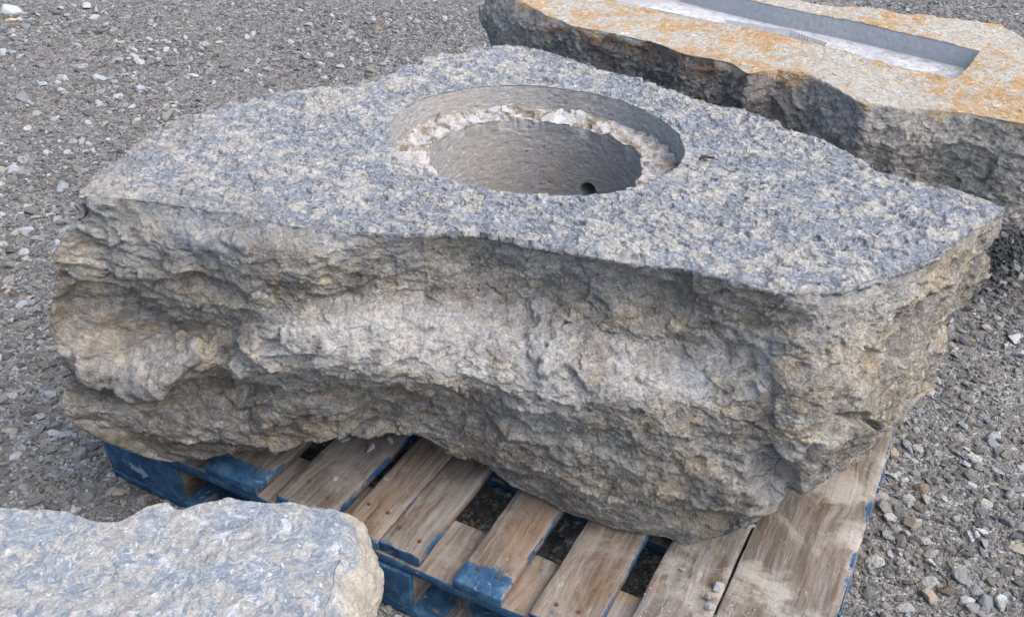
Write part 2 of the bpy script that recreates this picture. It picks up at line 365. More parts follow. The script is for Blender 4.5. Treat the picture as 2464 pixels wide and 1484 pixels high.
# ------------------------------------------------------------------ ground
GZ = -.035
def ground_h(X, Y):
    P = np.stack([X.ravel(), Y.ravel(), np.zeros(X.size)], 1)
    return (GZ + .010 * fbm(P / .6, 3, 5) + .004 * fbm(P / .08, 3, 9)).reshape(X.shape)
def build_ground():
    xs = np.concatenate([-np.geomspace(400, 4.6, 14), np.arange(-4.5, 4.5, .022), np.geomspace(4.6, 400, 14)])
    ys = np.concatenate([-np.geomspace(400, .6, 14), np.arange(-.5, 8, .022), np.geomspace(8.1, 700, 16)])
    X, Y = np.meshgrid(xs, ys); Z = ground_h(X, Y)
    Z = Z - GZ; fade = np.clip(1.5 - np.maximum(np.abs(X) / 4.4, (np.abs(Y - 3.7)) / 4.2), 0, 1); Z = Z * np.minimum(fade * 2, 1) + GZ
    V = np.stack([X, Y, Z], -1).reshape(-1, 3); R, N = X.shape
    i = np.arange(R * N).reshape(R, N); F = np.stack([i[:-1, :-1], i[:-1, 1:], i[1:, 1:], i[1:, :-1]], -1).reshape(-1, 4)
    o = link('ground', np_mesh('ground', V, F), [mat_ground()]); tag(o, kind='structure')
build_ground()

def pebble_mesh(name, seed, sub=2, flat=False):
    import bmesh
    bm = bmesh.new(); bmesh.ops.create_icosphere(bm, subdivisions=sub, radius=1.0)
    P = np.array([v.co[:] for v in bm.verts])
    rs = np.random.RandomState(seed)
    # cut by random planes -> angular broken stone
    for _ in range(9):
        n = rs.normal(size=3); n /= np.linalg.norm(n); d = rs.uniform(.34, .74)
        k = P @ n - d; P = P - np.where(k > 0, k, 0)[:, None] * n
    P *= (1 + .10 * fbm(P * 1.3 + seed * 3.1, 3, seed))[:, None]
    P *= np.array([1.0, rs.uniform(.6, .9), rs.uniform(.42, .7)])
    for v, c in zip(bm.verts, P): v.co = c
    me = bpy.data.meshes.new(name); bm.to_mesh(me); bm.free()
    me.polygons.foreach_set('use_smooth', np.full(len(me.polygons), not flat)); return me

def inside_poly(X, Y, poly):
    ins = np.zeros(X.shape, bool); n = len(poly)
    for i in range(n):
        x1, y1 = poly[i]; x2, y2 = poly[(i + 1) % n]
        c = ((y1 > Y) != (y2 > Y)) & (X < (x2 - x1) * (Y - y1) / (y2 - y1 + 1e-12) + x1); ins ^= c
    return ins

def build_gravel():
    mp = mat_pebble()
    src = bpy.data.collections.new('gravel_grains')            # not linked: only a source for the scatter
    for k in range(10):
        me = pebble_mesh('gravel_grain', 100 + k, 2, flat=(k % 4 != 0)); me.materials.append(mp)
        src.objects.link(bpy.data.objects.new('gravel_grain', me))
    rs = np.random.RandomState(7)
    pts, sc = [], []
    def scatter(n, x0, x1, y0, y1, s0, s1, power=1.0, clump=0.0):
        X = rs.uniform(x0, x1, n); Y = rs.uniform(y0, y1, n)
        vis = np.abs(X) < 0.62 * (Y * .85 + .9) + .5          # what a camera near the photographer's could see
        if clump:
            m = vnoise(np.stack([X, Y, X * 0], 1) / .45, 31) * .5 + .5; vis &= rs.uniform(0, 1, n) < m ** clump * 1.8
        X, Y = X[vis], Y[vis]; s = s0 + (s1 - s0) * rs.uniform(0, 1, len(X)) ** power
        pts.append(np.stack([X, Y], 1)); sc.append(s)
    scatter(90000, -2.6, 2.8, .7, 3.2, .0028, .0065, 1.5)
    scatter(90000, -3.6, 3.8, 3.0, 7.2, .0045, .010, 1.6)
    scatter(48000, -3.2, 3.4, .7, 5.5, .006, .013, 1.8, 1.2)
    scatter(16000, -2.4, 2.6, .8, 3.6, .007, .014, 1.6, .8)
    scatter(13000, -3.2, 3.4, .7, 6.8, .011, .026, 2.2, 1.5)
    scatter(1600, -3.4, -.6, 2.4, 6.2, .016, .036, 1.8, 1.0)
    scatter(2600, .7, 2.8, .8, 3.4, .010, .022, 1.5)
    scatter(500, .7, 2.8, .8, 3.2, .018, .030, 1.9)
    scatter(1800, -2.2, -.5, 1.0, 2.9, .009, .022, 1.7)
    scatter(2600, -3.4, 3.4, 2.0, 6.8, .012, .022, 1.6)
    P = np.concatenate(pts); s = np.concatenate(sc)
    gz = ground_h(P[:, 0], P[:, 1]); n = len(P)
    V = np.stack([P[:, 0], P[:, 1], gz + s * .18], 1)
    me = bpy.data.meshes.new('gravel'); me.vertices.add(n); me.vertices.foreach_set('co', V.astype(np.float32).ravel())
    def fa(nm, a):
        at = me.attributes.new(nm, 'FLOAT', 'POINT'); at.data.foreach_set('value', np.ascontiguousarray(a, np.float32))
    fa('size', s); tone = rs.uniform(0, 1, n)
    tone = np.clip(tone ** 1.15 * .92 + np.clip((s - .007) / .016, 0, 1) * rs.uniform(0, .5, n), 0, 1)
    fa('tone', tone); fa('hue', rs.uniform(0, 1, n))
    rot = np.stack([rs.normal(0, .35, n), rs.normal(0, .35, n), rs.uniform(0, 6.28, n)], 1).astype(np.float32)
    at = me.attributes.new('spin', 'FLOAT_VECTOR', 'POINT'); at.data.foreach_set('vector', rot.ravel())
    o = link('gravel', me); tag(o, 'grey crushed gravel strewn over the yard', 'gravel', kind='stuff')
    g = bpy.data.node_groups.new('scatter_gravel', 'GeometryNodeTree')
    g.interface.new_socket('Geometry', in_out='INPUT', socket_type='NodeSocketGeometry')
    g.interface.new_socket('Geometry', in_out='OUTPUT', socket_type='NodeSocketGeometry')
    N = g.nodes; L = g.links
    gi, go = N.new('NodeGroupInput'), N.new('NodeGroupOutput')
    ci = N.new('GeometryNodeCollectionInfo'); ci.inputs['Collection'].default_value = src
    ci.inputs['Separate Children'].default_value = True; ci.inputs['Reset Children'].default_value = True
    ip = N.new('GeometryNodeInstanceOnPoints'); ip.inputs['Pick Instance'].default_value = True
    L.new(gi.outputs[0], ip.inputs['Points']); L.new(ci.outputs[0], ip.inputs['Instance'])
    def named(nm, typ):
        q = N.new('GeometryNodeInputNamedAttribute'); q.data_type = typ; q.inputs['Name'].default_value = nm
        return [x for x in q.outputs if x.enabled][0]
    e2r = N.new('FunctionNodeEulerToRotation'); L.new(named('spin', 'FLOAT_VECTOR'), e2r.inputs[0])
    L.new(e2r.outputs[0], ip.inputs['Rotation']); L.new(named('size', 'FLOAT'), ip.inputs['Scale'])
    L.new(ip.outputs[0], go.inputs[0])
    m = o.modifiers.new('scatter', 'NODES'); m.node_group = g
build_gravel()

# ------------------------------------------------------------------ the basin stone
BC = np.array([.052, 1.844]); RO, RI = .308, .227
GX, GY = -.056, -.043
TN = np.array([-GX, -GY, 1.0]); TN /= np.linalg.norm(TN); TP = np.array([BC[0], BC[1], .70])
def topz(x, y): return .70 + GX * (x - BC[0]) + GY * (y - BC[1])

TOP_FRONT = [(2419, 500), (2360, 540), (2280, 600), (2160, 658), (2060, 690), (1930, 704), (1860, 700), (1760, 672), (1640, 645), (1480, 626), (1330, 598),
             (1150, 566), (1000, 560), (850, 560), (720, 545), (560, 512), (420, 488), (300, 475), (215, 474), (178, 470)]
TOP_BACK = [(240, 420), (330, 345), (470, 268), (560, 245), (650, 226), (800, 212), (900, 192), (980, 150), (1100, 128), (1219, 107), (1394, 146), (1495, 181), (1580, 202), (1665, 236),
            (1729, 256), (1819, 275), (1899, 308), (2005, 345), (2116, 409), (2191, 425), (2286, 455), (2350, 468)]
zc = lambda L: [(x * .5, y * .5 + 481) for x, y in L]
FLAKES = [  # outline as seen, metres pushed out, softness, dish size
 (zc([(360, 715), (545, 725), (562, 840), (515, 885), (400, 850), (370, 800)]), .020, 3, 0),
 (zc([(545, 720), (720, 660), (880, 640), (975, 680), (950, 720), (972, 765), (875, 855), (740, 920), (650, 937), (530, 880), (560, 840)]), .020, 3, 0),
 (zc([(1130, 625), (1190, 600), (1365, 600), (1355, 640), (1270, 690), (1235, 735), (1210, 720)]), .010, 3, 0),
 (zc([(1275, 740), (1380, 690), (1360, 600), (1500, 580), (1585, 690), (1565, 750)]), .012, 3, 0),
 (zc([(1400, 805), (1530, 770), (1660, 790), (1560, 835)]), .008, 3, 0),
 (zc([(1085, 140), (1145, 150), (1172, 220), (1218, 258), (1190, 280), (1120, 240), (1068, 200)]), .010, 2.5, 0),
 (zc([(250, 500), (320, 425), (420, 405), (600, 440), (850, 560), (1000, 600), (880, 640), (720, 655), (560, 700), (400, 722), (270, 670)]), -.020, 5, 25),
 (zc([(330, 40), (400, 30), (480, 90), (525, 190), (530, 300), (590, 430), (420, 395), (250, 400), (290, 200)]), -.014, 5, 30),
 (zc([(760, 350), (900, 370), (1060, 430), (1270, 520), (1050, 500), (850, 450)]), -.016, 5, 22),
 ([(1912, 1127), (1967, 1070), (2020, 1010), (2067, 1010), (2105, 1050), (2092, 1098), (1987, 1145), (1912, 1175)], .018, 3, 0),
 ([(1800, 1105), (1850, 1090), (1905, 1120), (1908, 1180), (1850, 1215), (1800, 1180)], -.022, 5, 40),
 ([(2010, 1000), (2070, 985), (2125, 1020), (2130, 1050), (2095, 1030), (2050, 1010)], -.018, 4, 14),
 ([(1340, 610), (1500, 640), (1700, 680), (1880, 715), (1900, 760), (1840, 830), (1760, 800), (1600, 770), (1420, 700)], -.006, 30, 0),
 ([(2080, 830), (2130, 850), (2120, 890), (2070, 880)], -.016, 5, 14),
 ([(480, 925), (700, 905), (950, 950), (1040, 985), (960, 1000), (700, 965), (520, 960)], -.010, 9, 22)]
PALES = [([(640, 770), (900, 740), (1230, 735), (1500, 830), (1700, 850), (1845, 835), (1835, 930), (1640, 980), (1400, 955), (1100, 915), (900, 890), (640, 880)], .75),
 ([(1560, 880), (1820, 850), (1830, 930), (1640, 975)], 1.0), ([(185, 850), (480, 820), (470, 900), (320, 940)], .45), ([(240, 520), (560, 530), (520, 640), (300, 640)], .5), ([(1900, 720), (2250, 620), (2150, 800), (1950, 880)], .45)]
def build_firepit():
    k = 1.0
    # dense where the photo sees it
    w = np.interp(np.linspace(-np.pi, np.pi, 2001), [-np.pi, -2.9, -.2, .3, np.pi * .9, np.pi], [2.2, 2.6, 2.6, 1.2, 1.0, 2.2])
    cw = np.concatenate([[0], np.cumsum((w[1:] + w[:-1]) / 2)]); cw /= cw[-1]
    NT_ = 2000
    th = np.interp(np.arange(NT_) / NT_, cw, np.linspace(-np.pi, np.pi, 2001)); cs, sn = np.cos(th), np.sin(th)
    ptop = np.array([at_plane(x, y, TP, TN) for x, y in TOP_FRONT + TOP_BACK])
    d = ptop[:, :2] - BC; tk = np.arctan2(d[:, 1], d[:, 0]); r0 = wrap_interp(th, tk, np.hypot(d[:, 0], d[:, 1])); r0 = smooth_wrap(r0, 7)
    wo0 = np.stack([cs * r0 * 14, sn * r0 * 14, th * 0], 1); r0j = r0 + .009 * fbm(wo0, 3, 61) + .0045 * np.round(2 * vnoise(wo0 * 2.4, 63)) / 2 + .003 * vnoise(wo0 * 6, 64)
    # front wall reference for reading depth off the side contours: the extruded top edge
    dense = np.stack([BC[0] + r0 * cs, BC[1] + r0 * sn], 1)
    def on_wall(x, y, o):
        """ray against the wall under the top edge, pushed outward by o"""
        dd = ray(x, y)[:2]; out = dense + (dense - BC) / r0[:, None] * o
        c = dd[0] * out[:, 1] - dd[1] * out[:, 0]; c2 = np.roll(c, -1)
        j = np.where((c * c2 <= 0) & (np.abs(c - c2) > 1e-12))[0]; best = None
        for q in j:
            f = c[q] / (c[q] - c2[q]); p = out[q] * (1 - f) + out[(q + 1) % NT_] * f
            t = p @ dd / (dd @ dd)
            if t > 0 and (best is None or t < best[0]): best = (t, p)
        if best is None: return None
        return CAMP + ray(x, y) * best[0]
    ROWS = [
     [(163, 560, .02), (240, 585, .04), (400, 600, .06), (560, 620, .065), (740, 630, .035), (900, 622, -.025), (1150, 630, -.05), (1400, 675, -.05), (1640, 715, -.035), (1780, 750, -.018), (1880, 745, .000), (1960, 735, .02), (2080, 740, .01), (2200, 715, .0), (2330, 640, -.01)],
     [(140, 650, .03), (185, 662, .075), (260, 678, .05), (400, 705, .05), (560, 725, .05), (740, 720, .03), (900, 700, -.02), (1150, 715, -.02), (1400, 770, -.035), (1640, 830, -.025), (1780, 850, -.002), (1870, 830, .022), (1980, 800, .022), (2100, 790, .01), (2230, 760, -.01), (2340, 700, -.02)],
     [(118, 740, .055), (165, 755, .085), (230, 768, .035), (310, 775, .0), (400, 780, -.012), (500, 790, .01), (620, 780, .05), (740, 765, .055), (900, 770, .04), (1150, 790, .035), (1400, 850, .03), (1640, 900, .03), (1780, 905, .042), (1860, 880, .048), (1980, 870, .035), (2100, 850, .02), (2230, 820, -.02)],
     [(125, 800, .06), (165, 820, .10), (225, 838, .06), (300, 845, .045), (400, 840, .04), (490, 835, .06), (620, 845, .075), (800, 835, .075), (950, 860, .075), (1200, 900, .08), (1400, 935, .08), (1600, 960, .08), (1720, 970, .085), (1850, 930, .085), (2000, 920, .06), (2120, 900, .03), (2230, 860, -.02)],
     [(165, 858, .065), (205, 890, .125), (260, 915, .11), (330, 938, .105), (440, 905, .10), (500, 880, .09), (620, 905, .085), (740, 885, .085), (900, 900, .085), (1050, 930, .085), (1250, 955, .09), (1420, 985, .095), (1600, 1010, .095), (1720, 1015, .10), (1850, 985, .095), (2000, 970, .07), (2120, 940, .03), (2215, 900, -.02)],
     [(172, 915, .055), (215, 930, .09), (260, 940, .06), (330, 955, .045), (440, 930, .04), (520, 925, .03), (640, 940, .03), (740, 935, .02), (900, 950, .015), (1050, 975, .03), (1250, 1010, .07), (1420, 1050, .085), (1600, 1085, .10), (1720, 1085, .115), (1850, 1060, .11), (2000, 1020, .075), (2120, 985, .03), (2205, 930, -.02)],
     [(160, 970, .065), (205, 985, .10), (260, 998, .09), (330, 1030, .09), (440, 1030, .08), (620, 1005, .045), (740, 985, .02), (900, 985, .0), (1000, 1000, .01), (1150, 1060, .04), (1350, 1140, .065), (1540, 1220, .08), (1660, 1220, .10), (1800, 1170, .10), (1900, 1120, .09), (2000, 1080, .065), (2120, 1020, .03), (2195, 950, -.02)],
     [(163, 1008, .05), (205, 1026, .08), (250, 1040, .07), (330, 1088, .055), (400, 1116, .05), (500, 1106, .04), (620, 1088, .03), (740, 1064, .01), (850, 1040, -.02), (950, 1026, -.04), (1010, 1042, -.025), (1100, 1095, -.01), (1190, 1142, .0), (1330, 1215, .015), (1440, 1272, .03), (1540, 1322, .045), (1590, 1312, .05), (1650, 1308, .06), (1740, 1286, .06), (1800, 1262, .06), (1860, 1215, .06), (1900, 1170, .055), (1990, 1125, .05), (2060, 1095, .03), (2130, 1050, .01), (2190, 985, -.02)],
    ]
    nR = len(ROWS); rows = []
    z_top = topz(BC[0] + r0j * cs, BC[1] + r0j * sn)
    rows.append(np.stack([BC[0] + r0j * cs, BC[1] + r0j * sn, z_top], 1))
    for i, R in enumerate(ROWS):
        K = []
        for x, y, o in R:
            p = on_wall(x, y, o)
            while p is None and o < .4: o += .006; p = on_wall(x, y, o)
            if p is None: continue
            K.append((math.atan2(p[1] - BC[1], p[0] - BC[0]), o, p[2]))
        f = (i + 1) / nR; tb = float(np.interp(f, [0, 1], [.66, .16]))
        ang = [k_[0] for k_ in K]; lo, hi = min(ang), max(ang)
        if i == 0: print('az range', lo, hi)
        amin = ang[0]; amax = ang[-1]
        oo = [k_[1] for k_ in K]; zz = [k_[2] for k_ in K]
        # unseen back: gentle taper
        extra = [(.35, .02 - .05 * f), (.9, .01), (1.6, .02), (2.2, .02)]
        for a_, o_ in extra: ang.append(a_); oo.append(o_); zz.append(tb)
        o_t = smooth_wrap(wrap_interp(th, ang, [q * (1.08 if q > 0 else .72) for q in oo]), 12); z_t = smooth_wrap(wrap_interp(th, ang, zz), 10)
        r = r0 + o_t
        rows.append(np.stack([BC[0] + r * cs, BC[1] + r * sn, z_t], 1))
    soft0 = np.stack([BC[0] + r0 * cs, BC[1] + r0 * sn, z_top], 1); rows.insert(1, soft0 * .84 + rows[1] * .16)
    for i in range(1, len(rows)):                       # keep rows stacked downwards
        rows[i][:, 2] = np.minimum(rows[i][:, 2], rows[i - 1][:, 2] - .012)
    rows[-1][:, 2] = np.maximum(rows[-1][:, 2], .148)
    for i in range(len(rows) - 2, 0, -1): rows[i][:, 2] = np.maximum(rows[i][:, 2], rows[i + 1][:, 2] + .006)
    rows = np.array(rows)
    sides = catmull(rows, [10, 38, 40, 40, 34, 30, 30, 46, 46])
    # roll the top edge slightly; bottom closes inward
    br = rows[-1].copy(); def_in = BC + (br[:, :2] - BC) * .90
    b1 = np.concatenate([def_in, np.full((NT_, 1), .142)], 1); b1[:, 2] = np.maximum(.142, br[:, 2] - .006)
    b2 = np.concatenate([BC + (br[:, :2] - BC) * .3, b1[:, 2:]], 1)
    def ring(r, dz=0.0, c=BC): 
        x, y = c[0] + r * cs, c[1] + r * sn; return np.stack([x, y, topz(x, y) + dz], 1)
    depth = .38; LD = .055
    fl = ring(.001, -depth); f1 = ring(RI * .90, -depth + .006); f2 = ring(RI * .985, -depth + .05)
    wob = np.stack([np.cos(th) * 6, np.sin(th) * 6, th * 0], 1); wv_ = .0045 * fbm(wob * 1.1, 3, 77); jag = .012 * fbm(wob * 1.6, 3, 79)
    w1 = ring(RI, -depth + .10); w1b = ring(RI, -LD - .030); w2 = ring(RI + np.maximum(jag, -.003), -LD - .002)
    l1 = ring(RO - .003, -LD); rim = ring(RO + wv_, 0.0)
    parts, tags = [], []
    def add(g, **kw): parts.append(g); tags.extend([kw] * len(g))
    add(lerp_rows(fl, f1, 50), cut=1); add(lerp_rows(f1, f2, 10), cut=1); add(lerp_rows(f2, w1, 10), cut=1)
    add(lerp_rows(w1, w1b, 60), cut=1); add(lerp_rows(w1b, w2, 12), cut=1); add(lerp_rows(w2, l1, 44), ledge=1); add(lerp_rows(l1, rim, 26), cut=1)
    ttop = (np.arange(300) / 300.0)[:, None, None]; add(rim[None] * (1 - ttop) + rows[0][None] * ttop, top=1)
    nside0 = sum(len(x) for x in parts)
    add(sides, side=1); add(lerp_rows(sides[-1], b1, 8)[1:], side=1); add(lerp_rows(b1, b2, 10), side=1); add(b2[None], side=1)
    G = np.concatenate(parts, 0); R = len(G)
    reg = {q: np.array([kw.get(q, 0) for kw in tags], np.float32)[:, None] * np.ones((1, NT_), np.float32) for q in ('cut', 'ledge', 'top', 'side')}
    n_top = 300; i0 = nside0 - n_top
    # sliding blend between worn top and broken side
    t_edge = np.zeros((R, 1)); t_edge[i0:nside0, 0] = np.arange(n_top) / n_top; t_edge[nside0:, 0] = 1
    Nn = grid_normals(G)
    P = G.reshape(-1, 3); nn = Nn.reshape(-1, 3)
    up = np.tile([0, 0, 1.0], (len(P), 1))
    side = reg['side'].ravel()[:, None]; topm = reg['top'].ravel()[:, None]
    te = np.repeat(t_edge[:, 0], NT_)
    distE = (1 - te) * np.tile(r0, R)                          # rough distance from outline on the top
    edge = np.where(topm[:, 0] > 0, sstep(.05, .0, distE), 0)
    # --- relief
    def pix(Q):
        v = Q - CAMP; c_ = v @ FW; return CX + FOC * (v @ RT) / c_, CY - FOC * (v @ UP) / c_
    bx, by = pix(P); nz = P / .045
    bx = bx + 9 * fbm(nz, 4, 901); by = by + 9 * fbm(nz + 40, 4, 902)
    front = (side[:, 0] > 0) & (np.tile(sn, R) < .25)
    def poly_in(poly):
        poly = np.array(poly, float); ix = np.where(front & (bx > poly[:, 0].min() - 80) & (bx < poly[:, 0].max() + 80) & (by > poly[:, 1].min() - 80) & (by < poly[:, 1].max() + 80))[0]
        d = np.full(len(P), -1e3, np.float32); X, Y = bx[ix], by[ix]; m = np.full(len(ix), 1e9)
        for i in range(len(poly)):
            a, b = poly[i], poly[(i + 1) % len(poly)]; e = b - a
            t_ = np.clip(((X - a[0]) * e[0] + (Y - a[1]) * e[1]) / (e @ e), 0, 1); m = np.minimum(m, np.hypot(X - a[0] - t_ * e[0], Y - a[1] - t_ * e[1]))
        d[ix] = np.where(inside_poly(X, Y, poly), m, -m); return d
    flake = np.zeros(len(P), np.float32)
    for poly, push, soft, inner in FLAKES:
        sdv = poly_in(poly); flake += push * sstep(-soft, soft, sdv) * (1 if inner == 0 else np.clip(.45 + sdv / inner, 0, 1))
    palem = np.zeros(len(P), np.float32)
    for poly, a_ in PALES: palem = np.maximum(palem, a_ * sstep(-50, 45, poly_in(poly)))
    def fc(s, seed, tilt=.6, an=1.0, wv=.35, off=.8, kind=facets):
        Q = P * np.array([1, 1, an]) / s; Wp = np.stack([vnoise(Q * 1.7 + 3, seed), vnoise(Q * 1.7 + 9, seed + 1), vnoise(Q * 1.7 + 27, seed + 2)], 1)
        return kind(Q + Wp * wv, seed, tilt, off)
    f14, _ = fc(.19, 201, .8, 1.6, .25, .5, scoops); f06, c06 = fc(.075, 220, .8, 1.7, .25, .6, scoops); f06b, _ = fc(.060, 225, .6, 2.4, .3, .6); f026, cB = fc(.028, 240, .9, 1.5, .2); f011, cC = fc(.0115, 260, .8, 1.5, .5)
    fine = fbm(P / .008, 3, 300); mid = fbm(P / .05, 4, 310); low = fbm(P / .30, 3, 320)
    bedv = P[:, 2] * 1.0 + .02 * low + .004 * mid
    bedn = fbm(np.stack([P[:, 0] * 1.2, P[:, 1] * 1.2, bedv * 26], 1), 3, 333, ridge=True)
    d_side = .013 * low + .024 * f14 + .0105 * f06 + .0055 * f06b + .0046 * f026 + .0024 * f011 + .0012 * fine + .0014 * mid + .0007 * bedn
    zt = topz(P[:, 0], P[:, 1]) - P[:, 2]
    def lips(per, A, k1, k2, sd, lo, hi):
        ph = zt / per + k1 * low + k2 * mid + .25 * f06; fr = ph - np.floor(ph)
        return A * (sstep(0, .93, fr) * (1 - sstep(.955, 1.0, fr)) - .45) * sstep(lo, hi, fbm(P * np.array([1, 1, 2]) / .22, 3, sd))
    d_side = d_side + lips(.15, .015, 1.0, .25, 811, .0, .35) + lips(.055, .003, 1.6, .5, 823, .1, .5)
    fT, cT = fc(.032, 400, .6, 1.0, .6)
    d_top = .006 * low + .0065 * fT + .0048 * f026 + .0026 * f011 + .0016 * fine + .0034 * mid
    nearrim = np.where(topm[:, 0] > 0, sstep(.0, .06, te * 1.0), 0)
    d_top = d_top * (.35 + .65 * nearrim)
    fine2 = fbm(P * np.array([1, 1, 3]) / .02, 3, 500)
    d_cut = .0011 * fine2 + .0007 * fine - .0022 * np.clip(fbm(P * np.array([1, 1, 2.2]) / .018, 2, 520) - .42, 0, 1) * 3
    LED, _ = facets(np.stack([np.repeat(np.zeros(R), NT_) + np.tile(th, R) * 9.0, np.hypot(P[:, 0] - BC[0], P[:, 1] - BC[1]) * 22, P[:, 2] * 0], 1), 600, 1.0)
    d_led = .008 * LED + .011 * facets(P / .05 + 5, 640, .9)[0] + .0012 * f026 + .0005 * fine
    edgeledge = reg['ledge'].ravel()
    crf = (.42 + .58 * sstep(0, .07, topz(P[:, 0], P[:, 1]) - P[:, 2])) * (.35 + .65 * sstep(.16, .26, P[:, 2]))
    disp = side[:, 0] * (d_side * crf + flake) + topm[:, 0] * (d_top - edge * .004) + reg['cut'].ravel() * d_cut + edgeledge * d_led
    ndir = np.where(side > 0, nn, nn); ndir = np.where(topm > 0, up, ndir); ndir = np.where(edgeledge[:, None] > 0, up, ndir)
    ndir = ndir / np.linalg.norm(ndir, axis=1, keepdims=True)
    # orientation check of the side normals (outward)
    out = P - np.array([BC[0], BC[1], .4]); s_ = np.sign((nn * out).sum(1))[side[:, 0] > 0]; flip = -1 if s_.mean() < 0 else 1
    ndir = np.where(side > 0, ndir * flip, ndir)
    cutm = reg['cut'].ravel()[:, None] > 0
    inn = np.concatenate([(BC - P[:, :2]), np.zeros((len(P), 1))], 1); inn /= np.maximum(np.linalg.norm(inn, axis=1, keepdims=True), 1e-6)
    lowfloor = (P[:, 2] < topz(P[:, 0], P[:, 1]) - depth + .04)
    ndir = np.where(cutm, np.where(lowfloor[:, None], up, inn), ndir)
    D = ndir * disp[:, None]
    # jagged crest: shift the outline rows sideways together
    out2 = -inn; crest = np.interp(te, [0, .8, 1], [0, .15, 1]) * np.where(topm[:, 0] > 0, 1, 0)
    Gd = P + D
    # pull the top's last rows to meet the displaced side crest exactly
    Gd = Gd.reshape(R, NT_, 3)
    crest_t = Gd[nside0].copy(); prev = Gd[nside0 - 1].copy(); delta = crest_t - (G[nside0] + 0)
    dlow = np.stack([smooth_wrap(delta[:, q], 12) for q in range(3)], 1)
    for j in range(40):
        Gd[nside0 - 1 - j] += dlow * ((40 - j) / 41.0) ** 2 + (delta - dlow) * max(0, (6 - j) / 7.0)
    # drain hole in the floor, low on the far side
    dr = ray(1416, 463); o2 = CAMP[:2] - BC; A_, B_, C_ = dr[:2] @ dr[:2], 2 * o2 @ dr[:2], o2 @ o2 - RI ** 2
    tt = (-B_ + math.sqrt(B_ * B_ - 4 * A_ * C_)) / (2 * A_); hc = CAMP + dr * tt; hc[2] = max(hc[2], .36)
    q = Gd.reshape(-1, 3); dh = np.linalg.norm(q - hc, axis=1); m = (dh < .024) & cutm[:, 0]
    q[m] -= inn[m] * (.07 * sstep(.024, .019, dh[m]))[:, None]
    q[:, 2] = np.where((reg['side'].ravel() > 0) & (q[:, 2] < .1425), .1425, q[:, 2])
    Gd = q.reshape(R, NT_, 3)
    # attributes; the top colour runs over the crest raggedly
    tcol = topm[:, 0].copy()
    hz = topz(P[:, 0], P[:, 1]) - P[:, 2]
    n_ = fbm(P / .06, 4, 700)
    tcol = np.where(side[:, 0] > 0, sstep(.022, -.004, hz + n_ * .03), tcol)
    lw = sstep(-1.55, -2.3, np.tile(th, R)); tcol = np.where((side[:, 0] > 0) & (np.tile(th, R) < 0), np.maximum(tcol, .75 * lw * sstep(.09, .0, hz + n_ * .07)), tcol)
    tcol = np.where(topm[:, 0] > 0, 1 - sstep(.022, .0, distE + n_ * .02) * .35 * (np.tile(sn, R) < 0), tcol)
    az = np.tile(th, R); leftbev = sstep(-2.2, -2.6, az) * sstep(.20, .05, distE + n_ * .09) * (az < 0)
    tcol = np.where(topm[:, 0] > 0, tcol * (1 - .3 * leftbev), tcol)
    lm = edgeledge; cu = reg['cut'].ravel()
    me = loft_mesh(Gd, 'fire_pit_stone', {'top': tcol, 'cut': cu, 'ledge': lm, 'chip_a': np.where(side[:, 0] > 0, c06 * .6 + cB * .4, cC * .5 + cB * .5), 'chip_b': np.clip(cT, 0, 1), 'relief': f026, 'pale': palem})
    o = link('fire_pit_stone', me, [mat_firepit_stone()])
    tag(o, 'large rough grey boulder with a stepped round basin bored in its top', 'stone basin')
    return o
build_firepit()

